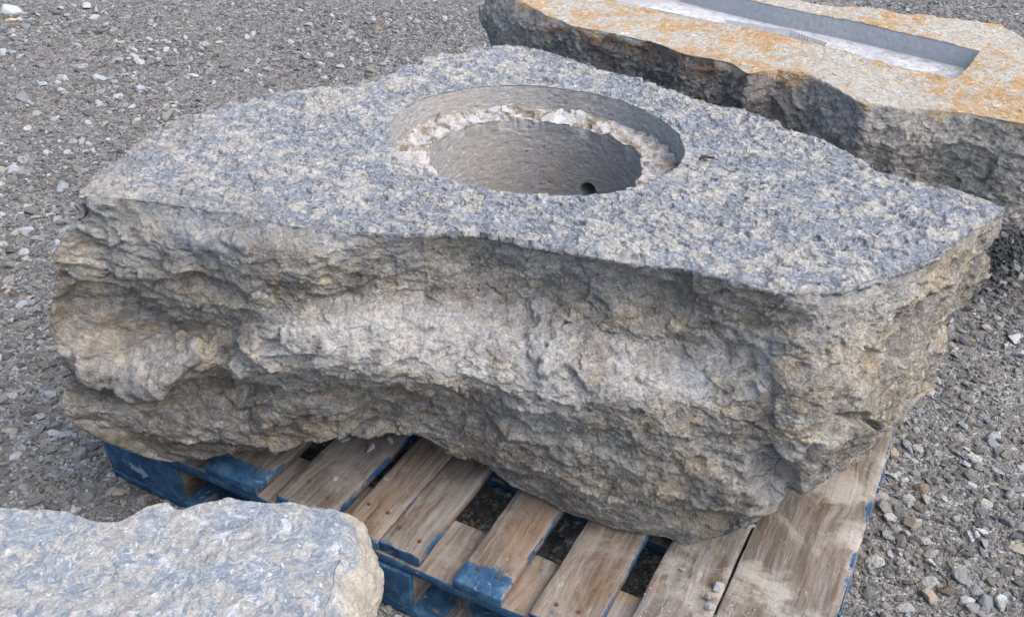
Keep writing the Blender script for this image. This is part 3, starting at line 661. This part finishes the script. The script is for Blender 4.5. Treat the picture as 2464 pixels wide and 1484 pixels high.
# ------------------------------------------------------------------ generic broken slab built round an affine-polar grid
def slab(name, centre, rot, stretch, outline, top_z, contours, hole=None, hole_depth=.07, NT_=1500, ntop=120, nside=(40, 40, 40, 40), rough=1.0, seed=0, mats=(), extra=None, top_rough=1.0, slot=None):
    c, s = math.cos(rot), math.sin(rot); A = np.array([[c, s], [-s, c]]); A = np.diag([1 / stretch, 1]) @ A; Ai = np.linalg.inv(A)
    th = np.linspace(-np.pi, np.pi, NT_, endpoint=False); U = np.stack([np.cos(th), np.sin(th)], 1)
    def polar(poly):
        Q = (np.asarray(poly)[:, :2] - centre) @ A.T
        n = len(Q); r = np.full(NT_, 0.0)
        for i in range(n):
            a, b = Q[i], Q[(i + 1) % n]; e = b - a; den = U[:, 0] * e[1] - U[:, 1] * e[0]
            with np.errstate(divide='ignore', invalid='ignore'):
                t = (a[0] * e[1] - a[1] * e[0]) / den; k = (a[0] * U[:, 1] - a[1] * U[:, 0]) / den
            ok = (t > 0) & (k >= -1e-9) & (k <= 1 + 1e-9) & np.isfinite(t); r = np.where(ok, np.maximum(r, t), r)
        return r
    def pts(r, z): xy = centre + (U * r[:, None]) @ Ai.T; return np.concatenate([xy, np.broadcast_to(np.asarray(z, float).reshape(-1, 1), (NT_, 1))], 1)
    r0 = smooth_wrap(polar(outline), 3); r0 = r0 * (1 + .012 * fbm(np.stack([U[:, 0] * 14, U[:, 1] * 14, th * 0], 1), 3, seed + 90))
    rows = [pts(r0, top_z)]
    outd = pts(r0, 0)[:, :2] - centre; outd /= np.linalg.norm(outd, axis=1, keepdims=True)
    for off, z in contours(th, rows[0]):
        q = rows[0].copy(); q[:, :2] += outd * np.asarray(off).reshape(-1, 1); q[:, 2] = z; rows.append(q)
    sides = catmull(np.array(rows), list(nside))
    parts, tg = [], []
    def add(g, k): parts.append(g); tg.extend([k] * len(g))
    if hole is not None:
        rh = polar(hole); rf = rh * .985
        add(lerp_rows(pts(rf * .002, top_z - hole_depth), pts(rf, top_z - hole_depth), 70), 'floor'); add(lerp_rows(pts(rf, top_z - hole_depth), pts(rh, top_z), 22), 'cut')
        add(lerp_rows(pts(rh, top_z), rows[0], ntop), 'top')
    else: add(lerp_rows(pts(r0 * .002, top_z), rows[0], ntop), 'top')
    i1 = len(tg); add(sides, 'side'); cb = rows[-1].copy(); cb[:, :2] = centre + (cb[:, :2] - centre) * .3; add(lerp_rows(sides[-1], cb, 8)[1:], 'side'); add(cb[None], 'side')
    G = np.concatenate(parts, 0); R = len(G); P = G.reshape(-1, 3)
    k = np.repeat(np.array(tg), NT_); side, top, cut, flo = [(k == q) for q in ('side', 'top', 'cut', 'floor')]
    nn = grid_normals(G).reshape(-1, 3); out = P - np.array([*centre, top_z * .5])
    if (nn * out).sum(1)[side].mean() < 0: nn = -nn
    def fc(sc, sd, tilt=.7, an=1.4, wv=.35, kind=facets):
        Q = P * np.array([1, 1, an]) / sc; Wp = np.stack([vnoise(Q * 1.7 + 3, sd), vnoise(Q * 1.7 + 9, sd + 1), vnoise(Q * 1.7 + 27, sd + 2)], 1)
        return kind(Q + Wp * wv, sd, tilt)[0]
    low, mid, fine = fbm(P / .28, 3, seed + 1), fbm(P / .06, 4, seed + 2), fbm(P / .010, 3, seed + 3)
    fA, fB, fC = fc(.15, seed + 10, kind=scoops), fc(.06, seed + 20, kind=scoops), fc(.022, seed + 30)
    ds = (.02 * low + .018 * fA + .010 * fB + .005 * fC + .006 * mid + .0016 * fine) * rough
    dt = (.007 * low + .0025 * fB + .0022 * fC + .003 * mid + .001 * fine) * top_rough
    disp = np.where(side, ds * (.35 + .65 * sstep(0, .07, top_z - P[:, 2])), np.where(top, dt, np.where(cut, .001 * fine + .0012 * mid, .0015 * mid + .0006 * fine)))
    dirn = np.where(side[:, None], nn, np.array([0, 0, 1.0]))
    if hole is not None:
        inn = np.concatenate([-(np.tile(outd, (R, 1))), np.zeros((len(P), 1))], 1); dirn = np.where(cut[:, None], inn, dirn)
    Gd = (P + dirn * disp[:, None]).reshape(R, NT_, 3)
    delta = Gd[i1] - G[i1]; nb = min(30, ntop - 2)
    dlow = np.stack([smooth_wrap(delta[:, q], 12) for q in range(3)], 1)
    for j in range(nb): Gd[i1 - 1 - j] += dlow * ((nb - j) / (nb + 1.0)) ** 2 + (delta - dlow) * max(0, (4 - j) / 5.0)
    n_ = fbm(P / .07, 4, seed + 50); hz = top_z - P[:, 2]
    cutf, flof = cut.astype(np.float32), flo.astype(np.float32)
    if slot is not None:
        ins = inside_poly(P[:, 0], P[:, 1], slot) & flo; Gd.reshape(-1, 3)[ins, 2] -= .055
        I2 = ins.reshape(R, NT_); grow = I2 | np.roll(I2, 1, 1) | np.roll(I2, -1, 1) | np.roll(I2, 1, 0) | np.roll(I2, -1, 0)
        cutf = np.maximum(cutf, grow.ravel()); flof = np.where(grow.ravel(), 0, flof)
    tcol = np.where(side, sstep(.020, .0, hz + n_ * .07), 1.0)
    at = {'top': tcol, 'cut': cutf, 'floor': flof}
    if extra: at.update(extra(P, hz, n_))
    return link(name, loft_mesh(Gd, name, at), mats)

# trough stone, behind
TZ = .55
def zp(l, z): return [tuple(at_z(x, y, z)[:2]) for x, y in l]
t_out = zp([(1250, 4), (1280, 18), (1320, 40), (1385, 64), (1440, 74), (1560, 98), (1650, 130), (1760, 150), (1800, 178), (1870, 168), (1950, 185), (2010, 215), (2080, 252), (2160, 262), (2290, 268), (2400, 285), (2480, 300)], TZ) \
    + [(1.62, 2.18), (1.92, 2.45), (1.98, 2.72)] + zp([(2464, 92), (2415, 58), (2250, 40), (2100, 22), (1970, 8)], TZ) + [(.80, 3.52), (.52, 3.78), (.2, 3.85), (-.06, 3.62)]
t_hole = zp([(1484, 2), (1845, 78), (1986, 112), (2085, 143), (2207, 170), (2297, 190), (2330, 160), (2358, 122), (2244, 96), (2058, 53), (1867, 16)], TZ) + [(.62, 3.55), (.26, 3.45)]
def t_cont(th, top):
    x = top[:, 0]
    left = sstep(.25, -.05, x)
    return [(.012 + .05 * left, TZ - .06), (.015 + .08 * left, TZ - .15), (.0 + .06 * left, TZ - .23), (-.03, np.interp(x, [.95, 1.35], [GZ - .02, TZ - .31]))]
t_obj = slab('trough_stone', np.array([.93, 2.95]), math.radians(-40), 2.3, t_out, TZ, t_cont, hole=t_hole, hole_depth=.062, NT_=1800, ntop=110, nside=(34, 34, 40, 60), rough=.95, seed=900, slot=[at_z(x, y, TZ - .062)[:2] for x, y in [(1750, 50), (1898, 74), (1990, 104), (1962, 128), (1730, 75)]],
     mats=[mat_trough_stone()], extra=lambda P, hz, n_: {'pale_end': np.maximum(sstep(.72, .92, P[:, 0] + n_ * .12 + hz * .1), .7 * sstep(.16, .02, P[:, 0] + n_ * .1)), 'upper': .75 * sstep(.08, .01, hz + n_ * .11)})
tag(t_obj, 'long cream and rust stained stone slab with a straight trough cut in its top', 'stone trough')

# pale slab in the foreground corner
PZ = .45
p_out = zp([(0, 1226), (90, 1224), (160, 1228), (235, 1252), (290, 1250), (345, 1218), (400, 1206), (435, 1224), (480, 1212), (550, 1196), (600, 1206), (680, 1211), (780, 1215), (815, 1228), (822, 1300), (812, 1374), (790, 1450), (770, 1500)], PZ) \
    + [(-.30, .62), (-.36, .45), (-.8, .42), (-1.1, .6), (-1.05, .95), (-.9, 1.03)]
def p_cont(th, top):
    right = sstep(-.42, -.27, top[:, 0])
    return [(.012 + .038 * right * .8, PZ - .05), (.008 + .045 * right, PZ - .13), (.0 + .03 * right, PZ - .26), (-.03, -.03)]
p_obj = slab('pale_stone_slab', np.array([-.62, .80]), 0, 1.5, p_out, PZ, p_cont, NT_=1500, ntop=200, nside=(30, 30, 30, 20), rough=.8, seed=1300, mats=[mat_pale_stone()], top_rough=1.0)
tag(p_obj, 'pale blue and cream limestone slab with a jagged far edge, in the foreground beside the pallet corner', 'stone slab')

# ------------------------------------------------------------------ pallet
ANG = math.radians(-28.5)
WOOD = mat_wood(.35); WOODD = mat_wood(.85); WOODX = mat_wood(.95); BLOCKM = mat_wood(.6)
pal = empty('wooden_pallet', (0, 0, 0), ANG)
tag(pal, 'worn wooden pallet with blue painted edges under the round basin boulder', 'pallet')
def board(name, u0, u1, w0, w1, z0, z1, mat=WOOD, along='w', seed=0, parent=pal, paint=None, skew=0.0, top_paint=0.0, side_paint=.5, left_bare=False, edge_paint=0):
    """worn plank: rounded box grid with wavy edges; origin at its near left corner"""
    L = (w1 - w0) if along == 'w' else (u1 - u0); Wd = (u1 - u0) if along == 'w' else (w1 - w0); H = z1 - z0
    nl = max(8, int(L / .012)); rs = np.random.RandomState(seed + 11)
    b = .0025
    prof = [(0, b), (0, H - b), (b * .4, H - b * .4), (b, H)] + [(x, H) for x in np.linspace(b, Wd - b, 10)[1:-1]] + [(Wd - b, H), (Wd - b * .4, H - b * .4), (Wd, H - b), (Wd, b), (Wd - b, 0), (b, 0)]
    prof = np.array(prof); K = len(prof)
    y = np.concatenate([[0, b * .4], np.linspace(b, L - b, nl), [L - b * .4, L]])
    G = np.zeros((len(y), K, 3)); G[:, :, 0] = prof[:, 0][None]; G[:, :, 1] = y[:, None]; G[:, :, 2] = prof[:, 1][None]
    for e, q in ((0, b), (1, b * .4), (-1, b), (-2, b * .4)):                         # soften the ends
        G[e, :, 2] = q + (G[e, :, 2]) * (H - 2 * q) / H; G[e, :, 0] = q + G[e, :, 0] * (Wd - 2 * q) / Wd
    Q = G.reshape(-1, 3) + seed * 7.3
    wob = vnoise(Q * np.array([1, 9, 1]), 3) * .0022 + vnoise(Q * np.array([60, 45, 60]), 4) * .0011
    sx = np.sign(G[..., 0] - Wd / 2).ravel() * (np.abs(G[..., 0] - Wd / 2).ravel() > Wd / 2 - b * 1.5)
    sy = np.where(G[..., 1].ravel() < b * 1.1, -1, 0)
    V = G.reshape(-1, 3).copy()
    V[:, 0] += wob * sx; V[:, 2] += (V[:, 2] > H * .6) * (vnoise(Q * np.array([30, 5, 30]), 6) * .0008 - .0002)
    V[:, 1] += sy * vnoise(Q * np.array([70, 1, 70]), 8) * .003
    V[:, 0] += skew * V[:, 1]
    if paint is None: paint = lambda X, Y, Z: np.where((Z < H - b * .3) & (Y < b * .9), 1.0, np.where(((X < b * .9) | (X > Wd - b * .9)) & (Z < H - b * .3), np.where(left_bare & (X < b), 0, side_paint), np.interp(Y, [0, .04, .09], [.38 + top_paint, .2 + top_paint, .05 + top_paint * .5]) + edge_paint * (X > Wd - .022)))
    pa = paint(G[..., 0].ravel(), G[..., 1].ravel(), G[..., 2].ravel())
    R = len(y); i = np.arange(R * K).reshape(R, K); a, c_ = i[:-1], i[1:]
    F = np.stack([a, np.roll(a, -1, 1), np.roll(c_, -1, 1), c_], -1).reshape(-1, 4)
    V2 = V
    if along == 'u': V2 = np.stack([V[:, 1], Wd - V[:, 0], V[:, 2]], 1)
    me = np_mesh(name, V2, F, True, {'paint': pa})
    import bmesh
    bm = bmesh.new(); bm.from_mesh(me); bm.verts.ensure_lookup_table()
    for e in (0, R - 1): bm.faces.new([bm.verts[j] for j in i[e]])
    bmesh.ops.recalc_face_normals(bm, faces=bm.faces); bm.to_mesh(me); bm.free()
    me.polygons.foreach_set('use_smooth', np.full(len(me.polygons), True)); 
    try: me.set_sharp_from_angle(angle=math.radians(50))
    except Exception: pass
    return link(name, me, [mat], parent, (u0, w0, z0))
DZ = .140; TH = .024; BZ = GZ + .004; W0 = .958; WE = 1.86
deck = [(-1.555, -1.40, .955, .1, 0), (-1.245, -1.108, .955, .25, 0), (-1.060, -.925, .962, 0, 0), (-.900, -.8105, .958, 0, 0), (-.8095, -.720, .960, 0, 0),
        (-.640, -.540, .950, .30, 0), (-.484, -.366, .950, 0, 0), (-.322, -.199, .957, 0, 1), (-.1955, -.006, .955, 0, 1)]
NAILM = mat_chip('rusty_nail_iron', (.045, .022, .015), (.15, .07, .04))
def nail_mesh():
    import bmesh
    bm = bmesh.new(); bmesh.ops.create_cone(bm, cap_ends=True, segments=14, radius1=.0044, radius2=.0036, depth=.0022)
    bmesh.ops.translate(bm, verts=bm.verts, vec=(0, 0, .0008))
    me = bpy.data.meshes.new('nail_head'); bm.to_mesh(me); bm.free(); me.materials.append(NAILM); return me
NM = nail_mesh(); rnd = random.Random(4)
for k, (u0, u1, w0, tp, dusty) in enumerate(deck):
    o = board('deck_board', u0, u1, w0, WE + rnd.uniform(-.01, .01), DZ - TH, DZ, WOODD if dusty else WOOD, seed=k * 3 + 1, skew=0.0 if k in (3, 4, 7, 8) else rnd.uniform(-.004, .004), top_paint=tp, side_paint=(0.0 if k == 7 else .37), left_bare=k in (4, 8), edge_paint=.34 if k == 8 else 0)
    wd = u1 - u0
    for wy in (.055, .88 - .02):
        for f in ((.25, .72) if wd < .15 else (.12, .48, .86)):
            n = bpy.data.objects.new('nail_head', NM); COL.objects.link(n); n.parent = o
            n.location = (wd * f + rnd.uniform(-.008, .008), wy + rnd.uniform(-.02, .02), TH + .0002)
full = lambda X, Y, Z: np.full(X.shape, 1.0)
def strp(Wd, H, b=.0025): return lambda X, Y, Z: np.where((X > Wd - b * .9) & (Z < H - b * .3), 1.0, .02)
for k, w in enumerate((W0 - .002, 1.335, 1.725)):
    board('stringer_board', -1.556, -.008, w, w + .138, DZ - 2 * TH - .001, DZ - TH - .001, WOOD, 'u', 40 + k, paint=strp(.138, TH))
for w in (W0 - .006, 1.335, 1.725):
    board('bottom_board', -1.560, -.002, w, w + .135, BZ, BZ + .024, WOODX, 'u', 60, paint=lambda X, Y, Z: np.where(Z < .022, 1.0, .42))
def blockp(Wd, b=.003): return lambda X, Y, Z: np.where((X > Wd - b), 1.0, .0)
for (u0, u1) in ((-1.558, -1.335), (-.890, -.735), (-.165, -.006)):
    for w in (W0 - .008, 1.340, 1.728):
        H = DZ - 2 * TH - .001 - (BZ + .0245)
        board('block', u0, u1, w, w + .128, BZ + .0245, BZ + .0245 + H - .0005, BLOCKM, 'w', int(abs(u0) * 50 + w * 9), paint=lambda X, Y, Z: np.where(Y < .003, 1.0, .1))

# ------------------------------------------------------------------ loose bits
rc, rsn = math.cos(ANG), math.sin(ANG)
def uw(u, w): return (u * rc - w * rsn, u * rsn + w * rc)
CHIP_A = mat_chip('blue_grey_stone_chip', (.17, .185, .20), (.36, .375, .39)); CHIP_B = mat_chip('grey_stone_chip', (.14, .13, .12), (.36, .34, .31))
def chip(px, py, z, size, label, mat=CHIP_A, rz=0.0, fl=1.0, group='stone chips lying on the pallet', cat='stone chip', name='stone_chip', seed=1):
    p = at_z(px, py, z); me = pebble_mesh(name, seed, 3, flat=True); me.materials.append(mat)
    o = link(name, me); o.scale = (size, size * .9, size * fl); o.rotation_euler = (.1, .05, rz)
    zmin = min(v.co.z for v in me.vertices) * size * fl
    o.location = (p[0], p[1], z - zmin * .9); tag(o, label, cat, group)
chip(827, 1060, .143, .017, 'flat oval grey pebble in the shadow under the boulder arch', seed=21, fl=.6)
chip(893, 1083, .143, .015, 'pale wedge shaped chip at the near end of the little heap under the boulder arch', seed=22, rz=1)
chip(937, 1062, .143, .015, 'upright blue grey chip at the right end of the little heap under the boulder arch', seed=23, rz=2)
chip(925, 1045, .143, .012, 'small blue grey chip highest in the little heap under the boulder arch', seed=24)
chip(806, 1153, .143, .009, 'small white chip alone on the brown board below the boulder arch', seed=25, fl=.6)
chip(1726, 1412, .143, .016, 'pointed blue grey chip beside the long crack between the two right hand boards', seed=26, rz=.6)
chip(1703, 1440, .143, .011, 'small dark chip wedged in the crack just below the pointed chip', CHIP_B, seed=27)
chip(1705, 1462, .143, .012, 'pale rounded chip in the crack at the bottom of the photo', seed=28)
chip(1856, 1222, .143, .010, 'small chip at the foot of the boulder nearest its right hand flake', CHIP_B, seed=29)
chip(1806, 1268, .143, .010, 'whitish chip at the foot of the boulder where the crack begins', seed=30)
chip(1640, 1370, .143, .008, 'tiny chip alone on the board left of the crack', CHIP_B, seed=31, fl=.5)

# single stones and a leaf that stand out from the gravel
PALE = mat_chip('pale_stone', (.22, .24, .25), (.44, .46, .465)); TAN = mat_chip('tan_stone', (.19, .165, .13), (.36, .325, .27)); OCH = mat_chip('ochre_stone', (.32, .22, .11), (.55, .42, .26))
def stone(px, py, rpx, label, mat, seed, fl=.75, rz=0.0):
    p = at_z(px, py, GZ + .01); d = np.linalg.norm(p - CAMP); chip(px, py, GZ - rpx * d / FOC * .12, rpx * d / FOC, label, mat, rz, fl, 'loose stones on the gravel', 'stone', 'loose_stone', seed)
stone(52, 566, 33, 'largest pale blue stone on the gravel left of the boulder', PALE, 41, .6)
stone(24, 34, 26, 'blocky white stone in the far top left corner', PALE, 42, 1)
stone(30, 57, 15, 'ochre stone just below the blocky white one in the top left corner', OCH, 43)
stone(207, 24, 17, 'white stone near the top edge, right of the blocky white one', PALE, 44, 1, 2)
stone(464, 187, 15, 'small white stone halfway between the left edge and the basin boulder top', PALE, 45)
stone(272, 377, 18, 'flat white stone against the back left edge of the boulder', PALE, 46, .6)
stone(32, 1040, 24, 'grey stone low on the left, above the pale slab', CHIP_B, 47, .9)
stone(297, 1192, 22, 'rounded tan stone between the blue pallet corner and the pale slab', TAN, 48, .8, .6)
stone(270, 1188, 18, 'darker grey stone touching the rounded tan one by the pallet', CHIP_B, 49, .9, 1.4)
stone(2192, 1268, 30, 'rounded beige stone right of the pallet edge', TAN, 50, .8, 1.0)
stone(2452, 1325, 28, 'brown stone cut by the right edge of the photo', TAN, 51, .8, 2.0)
stone(2322, 1028, 26, 'knobbly grey stone right of the pallet far corner', CHIP_A, 52, .8, .3)
stone(2440, 820, 30, 'big flat pale stone by the right edge, level with the boulder side', PALE, 53, .5)
stone(2445, 858, 18, 'smaller pale stone just in front of the big flat one', CHIP_A, 54, .8)
stone(2360, 1282, 17, 'pale stone between the rounded beige and the brown stone', PALE, 55, .8)
stone(2320, 1445, 22, 'pale stone in the lower right corner of the gravel', PALE, 56, .8)
def leaf():
    n = 15; m = 7; V = []; c = at_plane(1700, 391, TP, TN)
    for i in range(n):
        u = i / (n - 1); w = .006 * math.sin(math.pi * u) ** .8 + .0002
        for j in range(m):
            v = j / (m - 1) * 2 - 1; V.append(((u - .5) * .038, v * w, .004 + .004 * v * v + .003 * math.sin(u * 5)))
    F = [(i * m + j, (i + 1) * m + j, (i + 1) * m + j + 1, i * m + j + 1) for i in range(n - 1) for j in range(m - 1)]
    me = np_mesh('dry_leaf', np.array(V), F)
    o = link('dry_leaf', me, [mat_chip('dead_leaf', (.03, .016, .011), (.075, .04, .026))]); o.location = (c[0], c[1], c[2] + .004); o.rotation_euler = (0, 0, .45)
    sm = o.modifiers.new('thickness', 'SOLIDIFY'); sm.thickness = .0006
    tag(o, 'small curled dark brown leaf on the boulder top, right of the basin', 'leaf')
leaf()

# worn pale arrow stencilled on the front of the corner block
def arrow():
    nrm = np.array([rsn, -rc, 0.0]) * -1; ax = np.array([rc, rsn, 0.0]); w_ = W0 - .008 - .0012
    p0 = np.array([*uw(0, w_), 0]); c = at_plane(334, 1131, p0, nrm)
    sh = np.array([(-.030, .012), (.006, .006), (.004, .016), (.030, -.004), (.006, -.020), (.006, -.010), (-.026, -.004), (-.020, .004)])
    N_ = len(sh); V = np.array([c + ax * x + np.array([0, 0, z]) for x, z in sh]); off = np.array([rsn, -rc, 0]) * .0006
    blk = min((o for o in COL.objects if o.name.startswith('block')), key=lambda o: (o.location[0] + 1.56) ** 2 + (o.location[1] - W0) ** 2)
    bpy.context.view_layer.update(); inv = np.array(blk.matrix_world.inverted())
    A = np.concatenate([V, V + off]); A = A @ inv[:3, :3].T + inv[:3, 3]
    import bmesh
    bm = bmesh.new(); vs = [bm.verts.new(v) for v in A]; bm.faces.new(vs[:N_]); bm.faces.new(vs[N_:])
    for i in range(N_): bm.faces.new([vs[i], vs[(i + 1) % N_], vs[N_ + (i + 1) % N_], vs[N_ + i]])
    bmesh.ops.recalc_face_normals(bm, faces=bm.faces); me = bpy.data.meshes.new('arrow_mark'); bm.to_mesh(me); bm.free()
    link('arrow_mark', me, [mat_chip('worn_stencil_paint', (.10, .15, .21), (.34, .38, .42))], blk)
arrow()

def grit():
    rs = np.random.RandomState(5); base = pebble_mesh('grit_grain', 77, 1); B = np.array([v.co[:] for v in base.vertices]); Fb = np.array([p.vertices[:] for p in base.polygons]); bpy.data.meshes.remove(base)
    V, F = [], []; n = 0
    def put(u, w, s):
        nonlocal n
        x, y = uw(u, w); a = rs.uniform(0, 6.28); ca_, sa_ = math.cos(a), math.sin(a); Q = B * s * rs.uniform(.7, 1.2, 3)
        V.append(np.stack([Q[:, 0] * ca_ - Q[:, 1] * sa_ + x, Q[:, 0] * sa_ + Q[:, 1] * ca_ + y, Q[:, 2] + DZ + s * .35], 1)); F.append(Fb + n); n += len(B)
    for _ in range(900):                                  # drift of grit over the two wide boards
        u = rs.uniform(-.315, -.02); w = 1.09 + .35 * (u + .1) + rs.normal(0, .035); put(u, max(w, .965), .0009 + .0022 * rs.uniform() ** 3)
    for _ in range(260): put(rs.uniform(-.185, -.015), rs.uniform(.965, 1.5), .0008 + .0018 * rs.uniform() ** 2)
    for _ in range(160): u = rs.uniform(-.32, -.21); put(u, rs.uniform(.965, 1.2), .0008 + .002 * rs.uniform() ** 2)
    for _ in range(170): put(-.985 + rs.normal(0, .022), 1.30 + rs.normal(0, .03), .002 + .005 * rs.uniform() ** 2)
    for _ in range(200): k_ = rs.randint(0, 5); u0, u1 = deck[2 + k_][:2]; put(rs.uniform(u0 + .008, u1 - .008), rs.uniform(.97, 1.28), .0008 + .0014 * rs.uniform() ** 2)
    o = link('stone_grit', np_mesh('stone_grit', np.concatenate(V), np.concatenate(F), False), [mat_chip('pale_grit', (.16, .155, .14), (.42, .41, .38))])
    tag(o, 'pale stone grit scattered over the pallet boards', 'grit', kind='stuff')
grit()
